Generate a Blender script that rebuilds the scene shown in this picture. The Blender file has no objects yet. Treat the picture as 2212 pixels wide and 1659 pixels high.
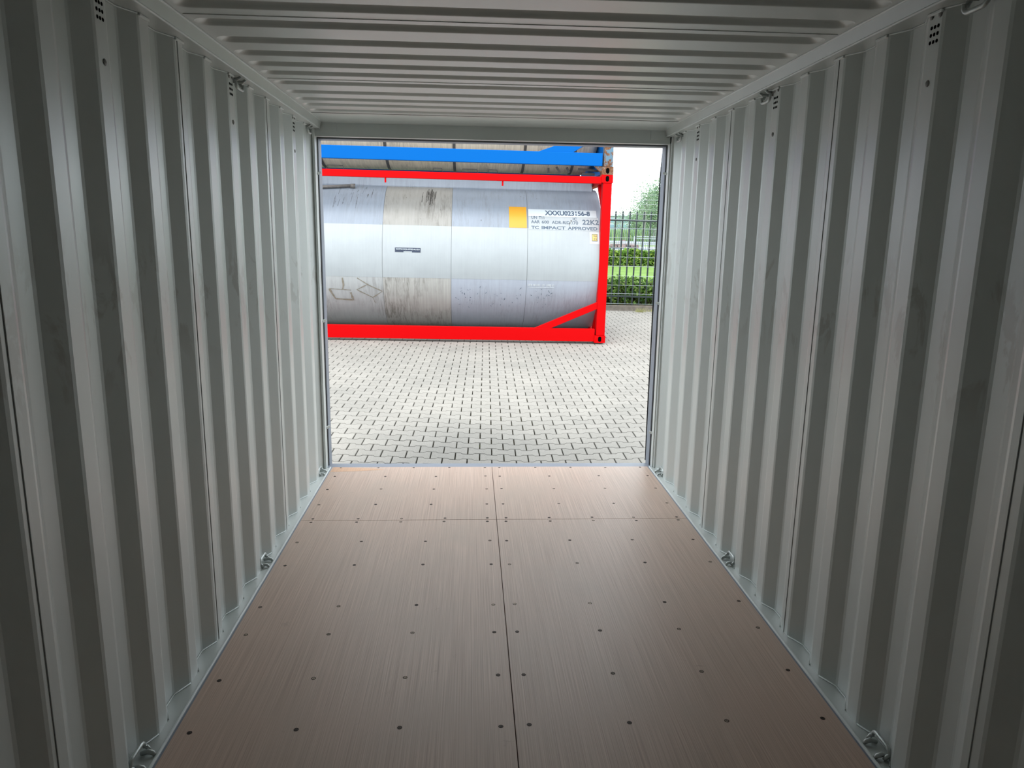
import bpy, bmesh, math, random
from mathutils import Vector, Matrix, Euler
random.seed(7)
S = bpy.context.scene
COL = S.collection

# ------------------------------------------------------------------ camera
W_, H_ = 2212.0, 1659.0
F_PX, PITCH, YAW, ROLL = 1586.19, 0.2014, 0.0578, 0.0160
CX, CZ = -0.1542, 1.6128
cyaw, syaw, cp, sp = math.cos(YAW), math.sin(YAW), math.cos(PITCH), math.sin(PITCH)
fwd = Vector((syaw*cp, cyaw*cp, -sp)); rgt = Vector((cyaw, -syaw, 0)); up = rgt.cross(fwd)
r2 = math.cos(ROLL)*rgt + math.sin(ROLL)*up
u2 = -math.sin(ROLL)*rgt + math.cos(ROLL)*up
cd = bpy.data.cameras.new('camera'); cam = bpy.data.objects.new('camera', cd); COL.objects.link(cam)
cd.sensor_fit = 'HORIZONTAL'; cd.sensor_width = 36.0; cd.lens = 36.0*F_PX/W_
cd.clip_start = 0.02; cd.clip_end = 2000
cam.matrix_world = Matrix(((r2.x, u2.x, -fwd.x, CX), (r2.y, u2.y, -fwd.y, 0.0), (r2.z, u2.z, -fwd.z, CZ), (0, 0, 0, 1)))
S.camera = cam

# ------------------------------------------------------------------ sky, sun, exposure
wd = bpy.data.worlds.new('overcast_sky'); S.world = wd; wd.use_nodes = True
wn = wd.node_tree; wn.nodes.clear()
wo = wn.nodes.new('ShaderNodeOutputWorld'); wb = wn.nodes.new('ShaderNodeBackground')
wt = wn.nodes.new('ShaderNodeTexCoord'); wsx = wn.nodes.new('ShaderNodeSeparateXYZ'); wr = wn.nodes.new('ShaderNodeValToRGB')
wn.links.new(wt.outputs['Generated'], wsx.inputs[0]); wn.links.new(wsx.outputs['Z'], wr.inputs[0])
wr.color_ramp.elements[0].position = 0.0; wr.color_ramp.elements[0].color = (0.80, 0.90, 0.95, 1)
wr.color_ramp.elements[1].position = 0.9; wr.color_ramp.elements[1].color = (0.95, 1.0, 1.05, 1)
wn.links.new(wr.outputs[0], wb.inputs['Color']); wb.inputs['Strength'].default_value = 1.5
wn.links.new(wb.outputs[0], wo.inputs[0])
sd = bpy.data.lights.new('hazy_sun', 'SUN'); sd.energy = 0.9; sd.angle = math.radians(25); sd.color = (1.0, 0.97, 0.92)
sun = bpy.data.objects.new('hazy_sun', sd); COL.objects.link(sun)
sun.rotation_euler = Vector((0.25, 0.62, -1.0)).to_track_quat('-Z', 'Y').to_euler()
sun.location = (0, -4, 12)
vs = S.view_settings
vs.view_transform = 'Standard'; vs.look = 'None'; vs.gamma = 1.0; vs.use_curve_mapping = False
vs.exposure = 1.22

# ------------------------------------------------------------------ materials
def new_mat(name):
    m = bpy.data.materials.new(name); m.use_nodes = True
    return m, m.node_tree, m.node_tree.nodes['Principled BSDF']
def node(nt, typ, **kw):
    n = nt.nodes.new(typ)
    for k, v in kw.items(): setattr(n, k, v)
    return n
def setin(n, d):
    for k, v in d.items(): n.inputs[k].default_value = v
    return n
def coords(nt, scale=(1, 1, 1), out='Object', loc=(0, 0, 0), rot=(0, 0, 0)):
    tc = node(nt, 'ShaderNodeTexCoord'); mp = node(nt, 'ShaderNodeMapping')
    mp.inputs['Scale'].default_value = scale; mp.inputs['Location'].default_value = loc; mp.inputs['Rotation'].default_value = rot
    nt.links.new(tc.outputs[out], mp.inputs[0]); return mp.outputs[0]
def noise(nt, vec, scale, detail=4, rough=0.55, dist=0.0):
    n = node(nt, 'ShaderNodeTexNoise'); setin(n, {'Scale': scale, 'Detail': detail, 'Roughness': rough, 'Distortion': dist})
    nt.links.new(vec, n.inputs['Vector']); return n.outputs['Fac']
def ramp(nt, fac, stops):
    r = node(nt, 'ShaderNodeValToRGB'); e = r.color_ramp.elements
    while len(e) < len(stops): e.new(0.5)
    for i, (p, c) in enumerate(stops):
        e[i].position = p; e[i].color = (c[0], c[1], c[2], 1) if isinstance(c, (tuple, list)) else (c, c, c, 1)
    nt.links.new(fac, r.inputs[0]); return r.outputs[0]
def mix(nt, fac, a, b, mode='MIX'):
    m = node(nt, 'ShaderNodeMix', data_type='RGBA', blend_type=mode)
    for s, v in ((0, fac), (6, a), (7, b)):
        if hasattr(v, 'is_linked'): nt.links.new(v, m.inputs[s])
        else: m.inputs[s].default_value = v if s == 0 else (v[0], v[1], v[2], 1)
    return m.outputs[2]
def math_(nt, op, a, b=None, c=None):
    m = node(nt, 'ShaderNodeMath', operation=op)
    for i, v in enumerate((a, b, c)):
        if v is None: continue
        if hasattr(v, 'is_linked'): nt.links.new(v, m.inputs[i])
        else: m.inputs[i].default_value = v
    return m.outputs[0]
def bump(nt, b, h, strength=0.3, dist=0.002):
    n = node(nt, 'ShaderNodeBump'); setin(n, {'Strength': strength, 'Distance': dist})
    nt.links.new(h, n.inputs['Height']); nt.links.new(n.outputs[0], b.inputs['Normal'])

def simple(name, col, rough=0.5, metal=0.0, var=0.12, vscale=6.0, spec=0.5, stretch=(1, 1, 1), bmp=0.0):
    m, nt, b = new_mat(name)
    v = coords(nt, stretch)
    f = noise(nt, v, vscale)
    d = tuple(c*(1-var) for c in col); l = tuple(min(1, c*(1+var)) for c in col)
    nt.links.new(ramp(nt, f, [(0.3, d), (0.7, l)]), b.inputs['Base Color'])
    setin(b, {'Roughness': rough, 'Metallic': metal, 'Specular IOR Level': spec})
    if bmp: bump(nt, b, noise(nt, v, vscale*12), bmp, 0.001)
    return m

def mat_wall_paint():
    m, nt, b = new_mat('grey_container_paint')
    base = (0.56, 0.597, 0.578)
    big = noise(nt, coords(nt, (1, 1, 0.35)), 2.2, 5, 0.6)
    c = ramp(nt, big, [(0.3, tuple(x*0.93 for x in base)), (0.7, tuple(min(1, x*1.05) for x in base))])
    # scuff marks left by handling, mainly at chest height
    sep = node(nt, 'ShaderNodeSeparateXYZ'); nt.links.new(coords(nt), sep.inputs[0])
    zz = math_(nt, 'SUBTRACT', sep.outputs['Z'], 1.37); zz = math_(nt, 'ABSOLUTE', zz)
    band = ramp(nt, zz, [(0.10, 1.0), (0.26, 0.0)])
    sc = noise(nt, coords(nt, (6, 6, 2.2), loc=(3.1, 0.4, 1.7)), 1.7, 5, 0.65, 0.6)
    mk = ramp(nt, sc, [(0.54, 0.0), (0.60, 1.0)])
    mk = mix(nt, 1.0, mk, band, 'MULTIPLY')
    mk = math_(nt, 'MULTIPLY', mk, 0.45)
    c = mix(nt, mk, c, (0.30, 0.275, 0.235))
    nt.links.new(c, b.inputs['Base Color'])
    ro = ramp(nt, noise(nt, coords(nt), 2.0, 2), [(0.3, 0.35), (0.7, 0.40)])
    nt.links.new(ro, b.inputs['Roughness']); setin(b, {'Specular IOR Level': 1.0, 'Coat Weight': 0.8, 'Coat Roughness': 0.38, 'Coat IOR': 1.6})
    bump(nt, b, noise(nt, coords(nt), 350, 2), 0.06, 0.0006)
    return m

def mat_plywood():
    m, nt, b = new_mat('keruing_plywood')
    v = coords(nt, (70, 0.45, 1)); f = noise(nt, v, 3.0, 6, 0.7)
    v2 = coords(nt, (240, 0.9, 1)); f2 = noise(nt, v2, 2.0, 3, 0.6)
    c1 = ramp(nt, f, [(0.30, (0.47, 0.335, 0.265)), (0.5, (0.56, 0.415, 0.335)), (0.72, (0.66, 0.51, 0.425))])
    c2 = ramp(nt, f2, [(0.32, 0.74), (0.55, 1.0), (0.75, 1.10)])
    c = mix(nt, 0.85, c1, c2, 'MULTIPLY')
    blot = noise(nt, coords(nt, (1.3, 1.0, 1)), 1.8, 4, 0.6, 0.4)
    c = mix(nt, ramp(nt, blot, [(0.45, 0.0), (0.75, 0.55)]), c, (0.45, 0.365, 0.30))
    sm = noise(nt, coords(nt, (5, 5, 1), loc=(1, 7, 0)), 1.6, 6, 0.7, 0.8)
    c = mix(nt, ramp(nt, sm, [(0.66, 0.0), (0.74, 0.35)]), c, (0.24, 0.18, 0.145))
    ri = node(nt, 'ShaderNodeObjectInfo')
    c = mix(nt, 1.0, c, ramp(nt, ri.outputs['Random'], [(0, (0.97, 0.96, 0.95)), (1, (1.03, 1.0, 0.98))]), 'MULTIPLY')
    nt.links.new(c, b.inputs['Base Color'])
    nt.links.new(ramp(nt, f2, [(0.3, 0.50), (0.7, 0.40)]), b.inputs['Roughness'])
    bump(nt, b, f2, 0.12, 0.0006)
    return m

def mat_paver():
    m, nt, b = new_mat('concrete_paver')
    g = node(nt, 'ShaderNodeNewGeometry')
    c = ramp(nt, g.outputs['Random Per Island'], [(0, (0.243, 0.233, 0.213)), (0.5, (0.257, 0.245, 0.224)), (1, (0.272, 0.260, 0.238))])
    grit = noise(nt, coords(nt), 130, 3, 0.8)
    c = mix(nt, 0.9, c, ramp(nt, grit, [(0.3, 0.72), (0.5, 0.98), (0.7, 1.15)]), 'MULTIPLY')
    big = noise(nt, coords(nt), 0.9, 4, 0.6)
    c = mix(nt, 1.0, c, ramp(nt, big, [(0.3, (0.88, 0.88, 0.87)), (0.7, (1.06, 1.05, 1.03))]), 'MULTIPLY')
    nt.links.new(c, b.inputs['Base Color']); setin(b, {'Roughness': 0.9, 'Specular IOR Level': 0.2})
    bump(nt, b, grit, 0.5, 0.002)
    return m

def mat_joint():
    m, nt, b = new_mat('dark_joint_sand')
    f = noise(nt, coords(nt), 3.0, 6, 0.7)
    nt.links.new(ramp(nt, f, [(0.4, (0.035, 0.032, 0.026)), (0.62, (0.06, 0.055, 0.04)), (0.72, (0.10, 0.13, 0.04))]), b.inputs['Base Color'])
    setin(b, {'Roughness': 1.0, 'Specular IOR Level': 0.0}); return m

def mat_cladding(name, col, streak=0.12, dirt=0.0, rough=0.60, metal=0.0, low=False):
    m, nt, b = new_mat(name)
    st = noise(nt, coords(nt, (14, 0.5, 0.5)), 3.0, 5, 0.65)
    c = ramp(nt, st, [(0.3, tuple(x*(1-streak) for x in col)), (0.7, tuple(min(1, x*(1+streak*0.5)) for x in col))])
    big = noise(nt, coords(nt, (1, 1, 1.0)), 1.6, 4, 0.6)
    c = mix(nt, 1.0, c, ramp(nt, big, [(0.3, 0.93), (0.7, 1.04)]), 'MULTIPLY')
    if dirt:
        d1 = noise(nt, coords(nt, (11, 1.2, 1.2), loc=(5.3, 0, 2)), 2.6, 7, 0.75, 0.5)
        d2 = noise(nt, coords(nt, (1, 1, 1), loc=(2.2, 0, 4)), 1.9, 4, 0.6)
        k = mix(nt, 1.0, ramp(nt, d1, [(0.45, 0.0), (0.66, 1.0)]), ramp(nt, d2, [(0.40, 0.0), (0.62, 1.0)]), 'MULTIPLY')
        k = math_(nt, 'MULTIPLY', k, dirt)
        c = mix(nt, k, c, (0.10, 0.09, 0.075))
    nt.links.new(c, b.inputs['Base Color']); setin(b, {'Roughness': rough, 'Metallic': metal})
    bump(nt, b, big, 0.25, 0.02)
    return m

def mat_rusty(name, paint, rust_amt, rough=0.5, scale=9.0):
    m, nt, b = new_mat(name)
    v = coords(nt)
    f = noise(nt, v, scale, 7, 0.72, 0.3); f2 = noise(nt, v, scale*3.1, 4, 0.7)
    rust = ramp(nt, f2, [(0.3, (0.05, 0.025, 0.015)), (0.55, (0.16, 0.075, 0.04)), (0.75, (0.24, 0.18, 0.14))])
    lim = 0.78 - rust_amt*0.5
    c = mix(nt, ramp(nt, f, [(lim, 0.0), (lim+0.05, 1.0)]), paint, rust)
    nt.links.new(c, b.inputs['Base Color']); setin(b, {'Roughness': rough, 'Specular IOR Level': 0.05}); return m

def mat_screw():
    m, nt, b = new_mat('screw_head_steel')
    oi = node(nt, 'ShaderNodeObjectInfo')
    nt.links.new(ramp(nt, oi.outputs['Random'], [(0.0, (0.03, 0.022, 0.016)), (0.6, (0.08, 0.06, 0.045)), (0.9, (0.62, 0.52, 0.40))]), b.inputs['Base Color'])
    setin(b, {'Roughness': 0.4, 'Metallic': 0.5}); return m

def mat_leaf(name, cols):
    m, nt, b = new_mat(name)
    g = node(nt, 'ShaderNodeNewGeometry')
    c = ramp(nt, g.outputs['Random Per Island'], [(i/(len(cols)-1), x) for i, x in enumerate(cols)])
    nt.links.new(c, b.inputs['Base Color']); setin(b, {'Roughness': 0.55, 'Specular IOR Level': 0.35})
    tr = node(nt, 'ShaderNodeBsdfTranslucent'); nt.links.new(c, tr.inputs['Color'])
    mx = node(nt, 'ShaderNodeMixShader'); mx.inputs[0].default_value = 0.3
    out = [n for n in nt.nodes if n.type == 'OUTPUT_MATERIAL'][0]
    nt.links.new(b.outputs[0], mx.inputs[1]); nt.links.new(tr.outputs[0], mx.inputs[2]); nt.links.new(mx.outputs[0], out.inputs[0])
    return m

M = {}
M['wall'] = mat_wall_paint()
M['ply'] = mat_plywood()
M['paver'] = mat_paver()
M['joint'] = mat_joint()
M['outpaint'] = simple('blue_grey_frame_paint', (0.2192, 0.2453, 0.2923), 0.45, 0, 0.06)
M['lightpaint'] = simple('pale_rail_paint', (0.72, 0.76, 0.75), 0.28, 0, 0.06)
M['black'] = simple('black_rubber', (0.012, 0.012, 0.014), 0.7, 0, 0.1)
M['seam_shade'] = simple('dark_seam_shade', (0.15, 0.15, 0.14), 0.7, 0, 0.2)  # dark colour standing for shade in the sheet seams
M['hole'] = simple('hole_black', (0.003, 0.003, 0.003), 1.0, 0, 0.1, spec=0.0)
M['rivet'] = simple('scuffed_rivet_metal', (0.20, 0.20, 0.19), 0.5, 0.4, 0.45, 120.0)
M['rod'] = simple('galvanised_rod', (0.45, 0.48, 0.47), 0.38, 0.5, 0.15, 40)
M['screw'] = mat_screw()
M['screwhole'] = simple('screw_recess', (0.035, 0.018, 0.012), 0.8, 0, 0.2)
M['subfloor'] = simple('dark_subfloor', (0.10, 0.035, 0.022), 0.9)
M['doorpaint'] = simple('door_grey_paint', (0.45, 0.49, 0.52), 0.45, 0, 0.08)
M['red'] = mat_rusty('red_frame_paint', (0.46, 0.001, 0.002), 0.06, 0.45, 14)
M['blue'] = mat_rusty('blue_frame_paint', (0.0005, 0.092, 0.34), 0.16, 0.42, 5)
M['rust'] = mat_rusty('rusty_blue_post', (0.0992, 0.1674, 0.2232), 0.62, 0.75, 11)
M['rustcast'] = mat_rusty('rusty_casting', (0.2046, 0.1612, 0.1364), 0.75, 0.8, 16)
M['shell'] = simple('tank_steel_shell', (0.0971, 0.0971, 0.0949), 0.5, 0.3, 0.1)
M['clad_blue'] = mat_cladding('pale_blue_cladding', (0.2050, 0.2336, 0.2788), 0.07, 0.35)
M['clad_beige'] = mat_cladding('weathered_beige_cladding', (0.2460, 0.2378, 0.2213), 0.10, 0.75)
M['clad_white'] = mat_cladding('pale_cladding', (0.3028, 0.3233, 0.3356), 0.04, 0.05)
M['clad_low'] = mat_cladding('lower_grey_cladding', (0.3286, 0.3565, 0.4124), 0.06, 0.30)
M['clad_lowdirty'] = mat_cladding('dirty_lower_cladding', (0.3649, 0.3587, 0.3398), 0.16, 0.95)
M['clad_lowleft'] = mat_cladding('patched_lower_cladding', (0.3618, 0.3718, 0.3751), 0.08, 0.45)
M['tan'] = mat_cladding('tan_stained_cladding', (0.7000, 0.6250, 0.4938), 0.22, 0.45, 0.5, 0.1)
M['band'] = simple('dark_steel_band', (0.0992, 0.0961, 0.0930), 0.5, 0.4, 0.2)
M['darkgear'] = simple('dark_pipework', (0.05, 0.045, 0.045), 0.6, 0.3, 0.3)
M['pipe'] = simple('grey_brown_pipe', (0.1364, 0.1240, 0.1178), 0.6, 0.2, 0.25, 20)
M['yellow'] = simple('yellow_placard', (0.50, 0.235, 0.004), 0.45, 0, 0.05, 3)
M['white'] = simple('white_sticker', (0.4099, 0.4423, 0.4639), 0.4, 0, 0.03)
M['faintw'] = simple('faint_white_lettering', (0.4464, 0.4712, 0.4960), 0.5, 0, 0.1, 30)
M['navy'] = simple('navy_sticker', (0.012, 0.02, 0.045), 0.4, 0, 0.1)
M['ink'] = simple('dark_blue_lettering', (0.035, 0.06, 0.10), 0.5, 0, 0.25, 60)
M['inkgrey'] = simple('worn_grey_lettering', (0.04, 0.065, 0.10), 0.5, 0, 0.3, 60)
M['ochre'] = simple('ochre_height_plate', (0.4836, 0.3472, 0.0992), 0.5, 0, 0.08)
M['grime'] = simple('brown_grime', (0.2046, 0.1798, 0.1426), 0.7, 0, 0.25, 40)
M['soot'] = simple('black_spill', (0.05, 0.045, 0.04), 0.7, 0, 0.3, 40)
M['fence'] = simple('black_green_fence_paint', (0.006, 0.016, 0.014), 0.4, 0, 0.2)
M['wire'] = simple('pale_steel_wire', (0.34, 0.38, 0.38), 0.45, 0.3, 0.1)
M['kerb'] = simple('weathered_kerb_concrete', (0.1456, 0.1268, 0.1079), 0.9, 0, 0.25, 7, 0.2, bmp=0.4)
M['grass'] = simple('mown_grass', (0.1092, 0.1901, 0.0364), 0.9, 0, 0.25, 2.5, 0.2, bmp=0.5)
M['soil'] = simple('soil_and_hedge_shade', (0.045, 0.04, 0.022), 1.0, 0, 0.3, 8, 0.1)  # bed soil, and the dark hedge cores that stand for inner shade
M['leaf1'] = mat_leaf('hedge_leaf', [(0.018, 0.06, 0.009), (0.06, 0.15, 0.018), (0.144, 0.264, 0.042), (0.252, 0.36, 0.096)])
M['leaf2'] = mat_leaf('far_hedge_leaf', [(0.03, 0.096, 0.012), (0.084, 0.198, 0.024), (0.204, 0.312, 0.048), (0.3, 0.396, 0.084)])
M['leaf3'] = mat_leaf('tree_leaf', [(0.096, 0.168, 0.102), (0.144, 0.24, 0.144), (0.216, 0.312, 0.18), (0.276, 0.372, 0.216)])
M['leaf4'] = mat_leaf('reed_blade', [(0.12, 0.228, 0.108), (0.18, 0.312, 0.144), (0.288, 0.42, 0.168), (0.36, 0.468, 0.21)])
M['bark'] = simple('grey_bark', (0.22, 0.22, 0.20), 0.9)
M['weed'] = mat_leaf('dry_weed', [(0.252, 0.264, 0.096), (0.348, 0.336, 0.144), (0.3, 0.312, 0.12)])
M['asphalt'] = simple('pale_path_surface', (0.2481, 0.2535, 0.2805), 0.9, 0, 0.08, 0.5)
M['rail_w'] = simple('white_blue_guard_rail', (0.3884, 0.4315, 0.4855), 0.4, 0, 0.05)
M['thinbar'] = simple('dark_thin_bar', (0.08, 0.12, 0.13), 0.5)
M['brick'] = simple('brown_rubble', (0.2232, 0.1550, 0.1364), 0.9, 0, 0.4, 2.0)
M['bldg'] = simple('pale_blue_building', (0.2805, 0.3560, 0.3776), 0.7, 0, 0.06, 0.3)
M['glass'] = simple('dark_window_glass', (0.12, 0.22, 0.26), 0.15, 0, 0.2, 0.5)
M['asph2'] = simple('far_field', (0.1834, 0.2535, 0.1079), 1.0, 0, 0.2, 0.2)

# ------------------------------------------------------------------ mesh helpers
class MB:
    def __init__(s): s.v = []; s.f = []; s.mi = []
    def add(s, vs, fs, mi=0):
        o = len(s.v); s.v += [tuple(p) for p in vs]; s.f += [tuple(i+o for i in f) for f in fs]; s.mi += [mi]*len(fs)
    def box(s, a, b, mi=0):
        x0, y0, z0 = a; x1, y1, z1 = b
        s.add([(x0,y0,z0),(x1,y0,z0),(x1,y1,z0),(x0,y1,z0),(x0,y0,z1),(x1,y0,z1),(x1,y1,z1),(x0,y1,z1)],
              [(0,3,2,1),(4,5,6,7),(0,1,5,4),(1,2,6,5),(2,3,7,6),(3,0,4,7)], mi)
    def bar(s, p, q, w, h, upv=(0, 0, 1), mi=0):
        p = Vector(p); q = Vector(q); d = (q-p).normalized(); sd_ = d.cross(Vector(upv)).normalized(); u = sd_.cross(d)
        vs_ = [c + sd_*a*w/2 + u*b*h/2 for c in (p, q) for a, b in ((-1,-1),(1,-1),(1,1),(-1,1))]
        s.add(vs_, [(0,1,2,3),(7,6,5,4),(0,4,5,1),(1,5,6,2),(2,6,7,3),(3,7,4,0)], mi)
    def tube(s, pts, r, n=8, mi=0, caps=True):
        pts = [Vector(p) for p in pts]; rings = []; prev = None
        for i, p in enumerate(pts):
            t = (pts[min(i+1, len(pts)-1)] - pts[max(i-1, 0)]).normalized()
            if prev is None:
                a = Vector((0, 0, 1)) if abs(t.z) < 0.9 else Vector((1, 0, 0))
                nrm = t.cross(a).normalized()
            else: nrm = (prev - t*prev.dot(t)).normalized()
            prev = nrm; bn = t.cross(nrm); rr = r[i] if isinstance(r, (list, tuple)) else r
            rings.append([p + (nrm*math.cos(2*math.pi*k/n) + bn*math.sin(2*math.pi*k/n))*rr for k in range(n)])
        vs_ = [v for ring in rings for v in ring]; fs = []
        for i in range(len(pts)-1):
            for k in range(n):
                fs.append((i*n+k, i*n+(k+1) % n, (i+1)*n+(k+1) % n, (i+1)*n+k))
        if caps: fs += [tuple(range(n-1, -1, -1)), tuple((len(pts)-1)*n+k for k in range(n))]
        s.add(vs_, fs, mi)
    def prism(s, poly, axis, a, b, mi=0):
        # poly of 2D points extruded along axis from a to b
        n = len(poly)
        def P(p, t): return {'x': (t, p[0], p[1]), 'y': (p[0], t, p[1]), 'z': (p[0], p[1], t)}[axis]
        s.add([P(p, a) for p in poly]+[P(p, b) for p in poly],
              [tuple(range(n)), tuple(range(2*n-1, n-1, -1))]+[(i, i+n, (i+1) % n+n, (i+1) % n) for i in range(n)], mi)
    def disc(s, c, nrm, r, n=14, h=0.0005, mi=0, dome=0.0):
        c = Vector(c); nrm = Vector(nrm).normalized(); a = nrm.orthogonal().normalized(); b_ = nrm.cross(a)
        r0 = [c + (a*math.cos(2*math.pi*k/n)+b_*math.sin(2*math.pi*k/n))*r for k in range(n)]
        r1 = [p + nrm*h for p in r0]
        fs = [(k, (k+1) % n, (k+1) % n+n, k+n) for k in range(n)]
        if dome:
            r2_ = [c + nrm*(h+dome*0.7) + (a*math.cos(2*math.pi*k/n)+b_*math.sin(2*math.pi*k/n))*r*0.62 for k in range(n)]
            vs_ = r0+r1+r2_+[c+nrm*(h+dome)]
            fs += [(k+n, (k+1) % n+n, (k+1) % n+2*n, k+2*n) for k in range(n)] + [(k+2*n, (k+1) % n+2*n, 3*n) for k in range(n)]
        else:
            vs_ = r0+r1; fs += [tuple(range(n, 2*n))]
        s.add(vs_, fs, mi)
    def build(s, name, mats, parent=None, smooth=False, bevel=0.0, recalc=True):
        me = bpy.data.meshes.new(name); me.from_pydata(s.v, [], s.f)
        if not isinstance(mats, (list, tuple)): mats = [mats]
        for m in mats: me.materials.append(m)
        if len(mats) > 1: me.polygons.foreach_set('material_index', s.mi)
        if recalc:
            bm = bmesh.new(); bm.from_mesh(me); bmesh.ops.recalc_face_normals(bm, faces=bm.faces); bm.to_mesh(me); bm.free()
        if smooth:
            me.polygons.foreach_set('use_smooth', [True]*len(me.polygons))
        o = bpy.data.objects.new(name, me); COL.objects.link(o)
        if parent: o.parent = parent
        if bevel:
            md = o.modifiers.new('bevel', 'BEVEL'); md.width = bevel; md.segments = 2; md.limit_method = 'ANGLE'; md.angle_limit = math.radians(40)
        return o
def struct(o, label=None):
    o['kind'] = 'structure'
    if label: o['label'] = label
    return o
def tag(o, label, cat, group=None, kind=None):
    o['label'] = label; o['category'] = cat
    if group: o['group'] = group
    if kind: o['kind'] = kind
    return o
def empty(name, loc=(0, 0, 0), rot=(0, 0, 0)):
    o = bpy.data.objects.new(name, None); o.empty_display_size = 0.1; COL.objects.link(o); o.location = loc; o.rotation_euler = rot; return o
def copy_tree(o, parent=None):
    c = o.copy(); COL.objects.link(c); c.parent = parent
    for ch in list(o.children): copy_tree(ch, c)
    return c

# ------------------------------------------------------------------ container: side walls
PITCHC = 0.278
WIN, DEP = 1.1595, 0.036          # inner face and recess depth of the side panels
OL, OR_ = 1.8907, 1.8651
YB, YE = -0.86, 4.945             # closed end, door end
Z0, ZR, ZC = 0.0, 2.249, 2.296    # floor, rail underside, roof sheet
def wall_profile(off):
    pts = []
    for k in range(-11, 13):
        y = off + k*PITCHC
        pts += [(0.0, y), (0.0, y+0.072), (DEP, y+0.140), (DEP, y+0.210)]
    # clip to the container length
    out = []
    for i in range(len(pts)-1):
        (a, y0), (b, y1) = pts[i], pts[i+1]
        if y1 <= YB or y0 >= YE: continue
        if y0 < YB: a = a+(b-a)*(YB-y0)/(y1-y0); y0 = YB
        if not out: out.append((a, y0))
        if y1 > YE: b = a+(b-a)*(YE-y0)/(y1-y0); y1 = YE
        out.append((b, y1))
    return out
def build_wall(side, off, name, label):
    prof = wall_profile(off); mb = MB(); n = len(prof)
    zs = [-0.02, 0.6, 1.2, 1.8, ZR+0.03]
    # rounded press corners: split each corner into two points
    pr = []
    for i, (d, y) in enumerate(prof):
        if 0 < i < n-1:
            for j, t in ((i-1, 0.006), (i+1, 0.006)):
                v = Vector((prof[j][0]-d, prof[j][1]-y)); v.normalize()
                pr.append((d+v.x*t, y+v.y*t))
        else: pr.append((d, y))
    n = len(pr)
    vs_ = []
    for z in zs:
        for d, y in pr: vs_.append((side*(WIN+d), y, z))
    for z in zs:
        for d, y in pr: vs_.append((side*(WIN+d+0.003), y, z))
    fs = []; L = len(zs)*n
    for r in range(len(zs)-1):
        for i in range(n-1):
            q = (r*n+i, r*n+i+1, (r+1)*n+i+1, (r+1)*n+i)
            fs.append(q); fs.append(tuple(k+L for k in reversed(q)))
    for i in range(n-1):
        fs.append((i, i+L, i+1+L, i+1)); t = (len(zs)-1)*n
        fs.append((t+i, t+i+1, t+i+1+L, t+i+L))
    mb.add(vs_, fs)
    w = mb.build(name, M['wall'], recalc=True); struct(w, label)
    # overlapped panel seams on every fourth rib; dark strip paints the lap's shaded gap
    for k in (-1, 3, 7):
        y = off + k*PITCHC + (0.022 if side < 0 else 0.036)
        s1 = MB(); s1.box((side*(WIN-0.0012), y-0.0008, 0.0), (side*(WIN+0.001), y+0.0008, ZR))
        s1.build('seam_line', M['seam_shade'], w)
        s2 = MB(); s2.box((side*(WIN-0.0018), y+0.0015, 0.0), (side*(WIN+0.001), y+0.014, ZR-0.004))
        s2.build('seam_lap', M['wall'], w, bevel=0.0007)
    # stitched welds and short closing lips under the top rail, one per rib
    for k in range(-2, 11):
        y = off + k*PITCHC
        if y+0.072 > YE: continue
        s3 = MB(); s3.box((side*(WIN-0.007), y+0.002, ZR-0.009), (side*(WIN+0.002), y+0.070, ZR-0.0005))
        s3.build('top_weld', M['lightpaint'], w, bevel=0.002)
    # bottom weld bead at the foot of each recess
    for k in range(-2, 11):
        y = off + k*PITCHC
        if y+0.278 > YE: continue
        s4 = MB(); s4.tube([(side*(WIN+0.000), y+0.074, 0.003), (side*(WIN+DEP-0.002), y+0.140, 0.003), (side*(WIN+DEP-0.002), y+0.210, 0.003), (side*(WIN+0.0), y+0.276, 0.003)], 0.003, 6)
        s4.build('foot_weld', M['lightpaint'], w, smooth=True)
        s5 = MB(); s5.tube([(side*WIN, y+0.072, ZR-0.002), (side*(WIN+DEP-0.002), y+0.140, ZR-0.002), (side*(WIN+DEP-0.002), y+0.210, ZR-0.002), (side*WIN, y+0.277, ZR-0.002)], 0.0028, 6)
        s5.build('head_weld', M['lightpaint'], w, smooth=True)
    # vents
    for k in (1, 5, 9):
        yc = off + k*PITCHC + 0.035
        v = MB()
        for zi in (2.208, 2.188, 2.168):
            for dy in (-0.0155, 0, 0.0155):
                v.disc((side*(WIN-0.0003), yc+dy, zi), (-side, 0, 0), 0.0052, 14, 0.0006)
        vo = v.build('vent_holes', M['hole'], w)
        vo['label'] = 'nine small black ventilation holes in three rows'
        for (dy, zi) in ((-0.019, 2.238), (0.021, 2.240), (0.004, 2.057)):
            rv = MB(); rv.disc((side*(WIN-0.0002), yc+dy, zi), (-side, 0, 0), 0.0095, 14, 0.001, dome=0.003)
            rv.build('vent_rivet', M['rivet'], w, smooth=True)
    return w
wl = build_wall(-1, OL, 'wall_left', 'corrugated grey steel side wall on the left of the doorway')
wr_ = build_wall(1, OR_, 'wall_right', 'corrugated grey steel side wall on the right of the doorway')

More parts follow.
